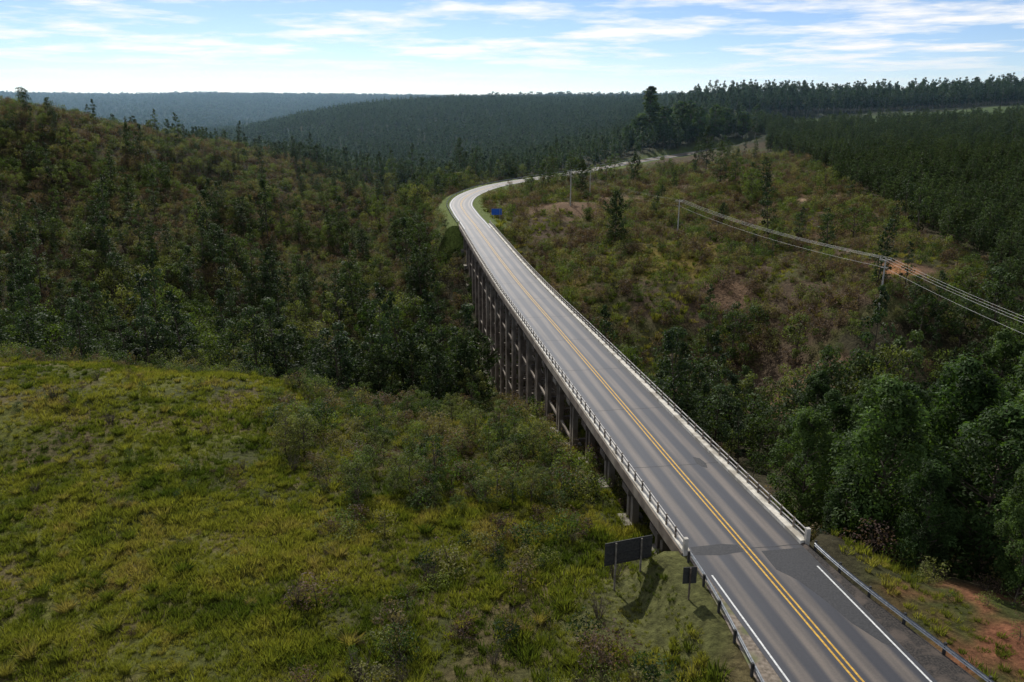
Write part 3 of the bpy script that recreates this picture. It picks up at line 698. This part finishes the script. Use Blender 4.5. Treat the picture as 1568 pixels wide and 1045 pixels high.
for (x0, y0, s) in [(29, 222, 1.1), (26, 300, 1.0), (50, 330, .9), (62, 235, .6), (-22, 124, .9), (-17, 128, 1.1), (-12, 122, .85), (-27, 130, .9), (-8, 127, 1.0), (-6, 134, 1.15), (-14, 136, 1.1), (-40, 140, 1.1), (-62, 142, 1.1), (-70, 138, .95)]:
    ob = bpy.data.objects.new('pine_tree', pm); scene.collection.objects.link(ob); ob.location = (x0, y0, gz1(x0, y0)-.3); ob.scale = (s, s, s*1.1); ob.rotation_euler = (0, 0, x0)
bigs = [crown_tree('tall_tree', 33, 5, 6.2, 110, 9000, .38, lambda t: (1-t)**.6*.8+.10, L_near, M_bark, .5, rc=.26, flat=.7, link=False).data,
        crown_tree('tall_tree', 22, 3, 6.0, 60, 7000, .38, rnd, L_near, M_bark, .4, rc=.25, flat=.8, link=False).data]
for (x0, y0, s, kk) in [(75, 450, .95, 0), (84, 455, .9, 1), (92, 448, 1.0, 1), (100, 462, .9, 1), (69, 452, .75, 1), (96, 474, .95, 1), (105, 490, .9, 1), (102, 447, .8, 1), (63, 446, .6, 1), (112, 455, .8, 1), (120, 462, .7, 1), (128, 456, .6, 1)]:
    ob = bpy.data.objects.new('tall_tree', bigs[kk]); scene.collection.objects.link(ob); ob.location = (x0, y0, gz1(x0, y0)-.5); w_ = 1.5 if kk == 0 else 1; ob.scale = (s*w_, s*w_, s); ob.rotation_euler = (0, 0, x0)

# ------------------------------------------------------------ thin haze in the distance
def box(name, a, b_, mat):
    (x0, y0, z0), (x1, y1, z1) = a, b_
    v = [(x0, y0, z0), (x1, y0, z0), (x1, y1, z0), (x0, y1, z0), (x0, y0, z1), (x1, y0, z1), (x1, y1, z1), (x0, y1, z1)]
    return mesh_obj(name, v, [(0, 3, 2, 1), (4, 5, 6, 7), (0, 1, 5, 4), (1, 2, 6, 5), (2, 3, 7, 6), (3, 0, 4, 7)], [mat])
hm = bpy.data.materials.new('haze'); hm.use_nodes = True; nt = hm.node_tree; nt.nodes.clear()
o = nt.nodes.new('ShaderNodeOutputMaterial'); vs_ = nt.nodes.new('ShaderNodeVolumeScatter'); vs_.inputs['Color'].default_value = (.42, .70, 1, 1); vs_.inputs['Density'].default_value = .00013; vs_.inputs['Anisotropy'].default_value = .4
nt.links.new(vs_.outputs[0], o.inputs['Volume'])
box('haze', (-3500, 300, -90), (3500, 3300, 130), hm)

# ------------------------------------------------------------ light & sky
az = math.radians(-18); el = math.radians(38)
sd = Vector((math.sin(az)*math.cos(el), math.cos(az)*math.cos(el), math.sin(el)))
sl = bpy.data.lights.new('sun', 'SUN'); sl.energy = 5.0; sl.angle = math.radians(.5); sl.color = (1, .96, .88)
so = bpy.data.objects.new('sun', sl); scene.collection.objects.link(so); so.rotation_euler = sd.to_track_quat('Z', 'Y').to_euler(); so.location = (0, 0, 200)
w = bpy.data.worlds.new('World'); scene.world = w; w.use_nodes = True; nt = w.node_tree; N = nt.nodes; Lk = nt.links; N.clear()
wo = N.new('ShaderNodeOutputWorld'); bg = N.new('ShaderNodeBackground'); sk = N.new('ShaderNodeTexSky'); sk.sky_type = 'NISHITA'; sk.sun_disc = False
sk.sun_elevation = el; sk.sun_rotation = az; sk.air_density = .55; sk.dust_density = .15; sk.ozone_density = 3.0; bg.inputs[1].default_value = .11
tn = N.new('ShaderNodeMixRGB'); tn.blend_type = 'MULTIPLY'; tn.inputs[0].default_value = 1; tn.inputs[2].default_value = (.95, .98, 1.04, 1); Lk.new(sk.outputs[0], tn.inputs[1])
tc = N.new('ShaderNodeTexCoord'); sp = N.new('ShaderNodeSeparateXYZ'); Lk.new(tc.outputs['Generated'], sp.inputs[0])
zz = M('ADD', M('MAXIMUM', sp.outputs[2], 0), .05)
cb = N.new('ShaderNodeCombineXYZ'); Lk.new(M('DIVIDE', sp.outputs[0], zz), cb.inputs[0]); Lk.new(M('DIVIDE', sp.outputs[1], zz), cb.inputs[1])
cn = N.new('ShaderNodeTexNoise'); cn.inputs['Scale'].default_value = .7; cn.inputs['Detail'].default_value = 10; cn.inputs['Roughness'].default_value = .62; Lk.new(cb.outputs[0], cn.inputs['Vector'])
cr = N.new('ShaderNodeValToRGB'); cr.color_ramp.elements[0].position = .46; cr.color_ramp.elements[1].position = .60; Lk.new(cn.outputs['Fac'], cr.inputs[0])
el_ = N.new('ShaderNodeMapRange'); el_.inputs[1].default_value = .01; el_.inputs[2].default_value = .05; Lk.new(sp.outputs[2], el_.inputs[0])
cm = N.new('ShaderNodeMixRGB'); Lk.new(M('MULTIPLY', cr.outputs[0], el_.outputs[0]), cm.inputs[0]); Lk.new(tn.outputs[0], cm.inputs[1]); cm.inputs[2].default_value = (9.2, 9.3, 9.4, 1)
Lk.new(cm.outputs[0], bg.inputs[0]); Lk.new(bg.outputs[0], wo.inputs[0])

# ------------------------------------------------------------ camera
cd = bpy.data.cameras.new('camera'); co = bpy.data.objects.new('camera', cd); scene.collection.objects.link(co); scene.camera = co
co.location = (0, 0, 31); co.rotation_euler = (math.radians(73), 0, 0); cd.lens = 28; cd.sensor_width = 36; cd.clip_end = 30000; cd.clip_start = .5
scene.view_settings.view_transform = 'Standard'; scene.view_settings.look = 'None'; scene.view_settings.exposure = 0
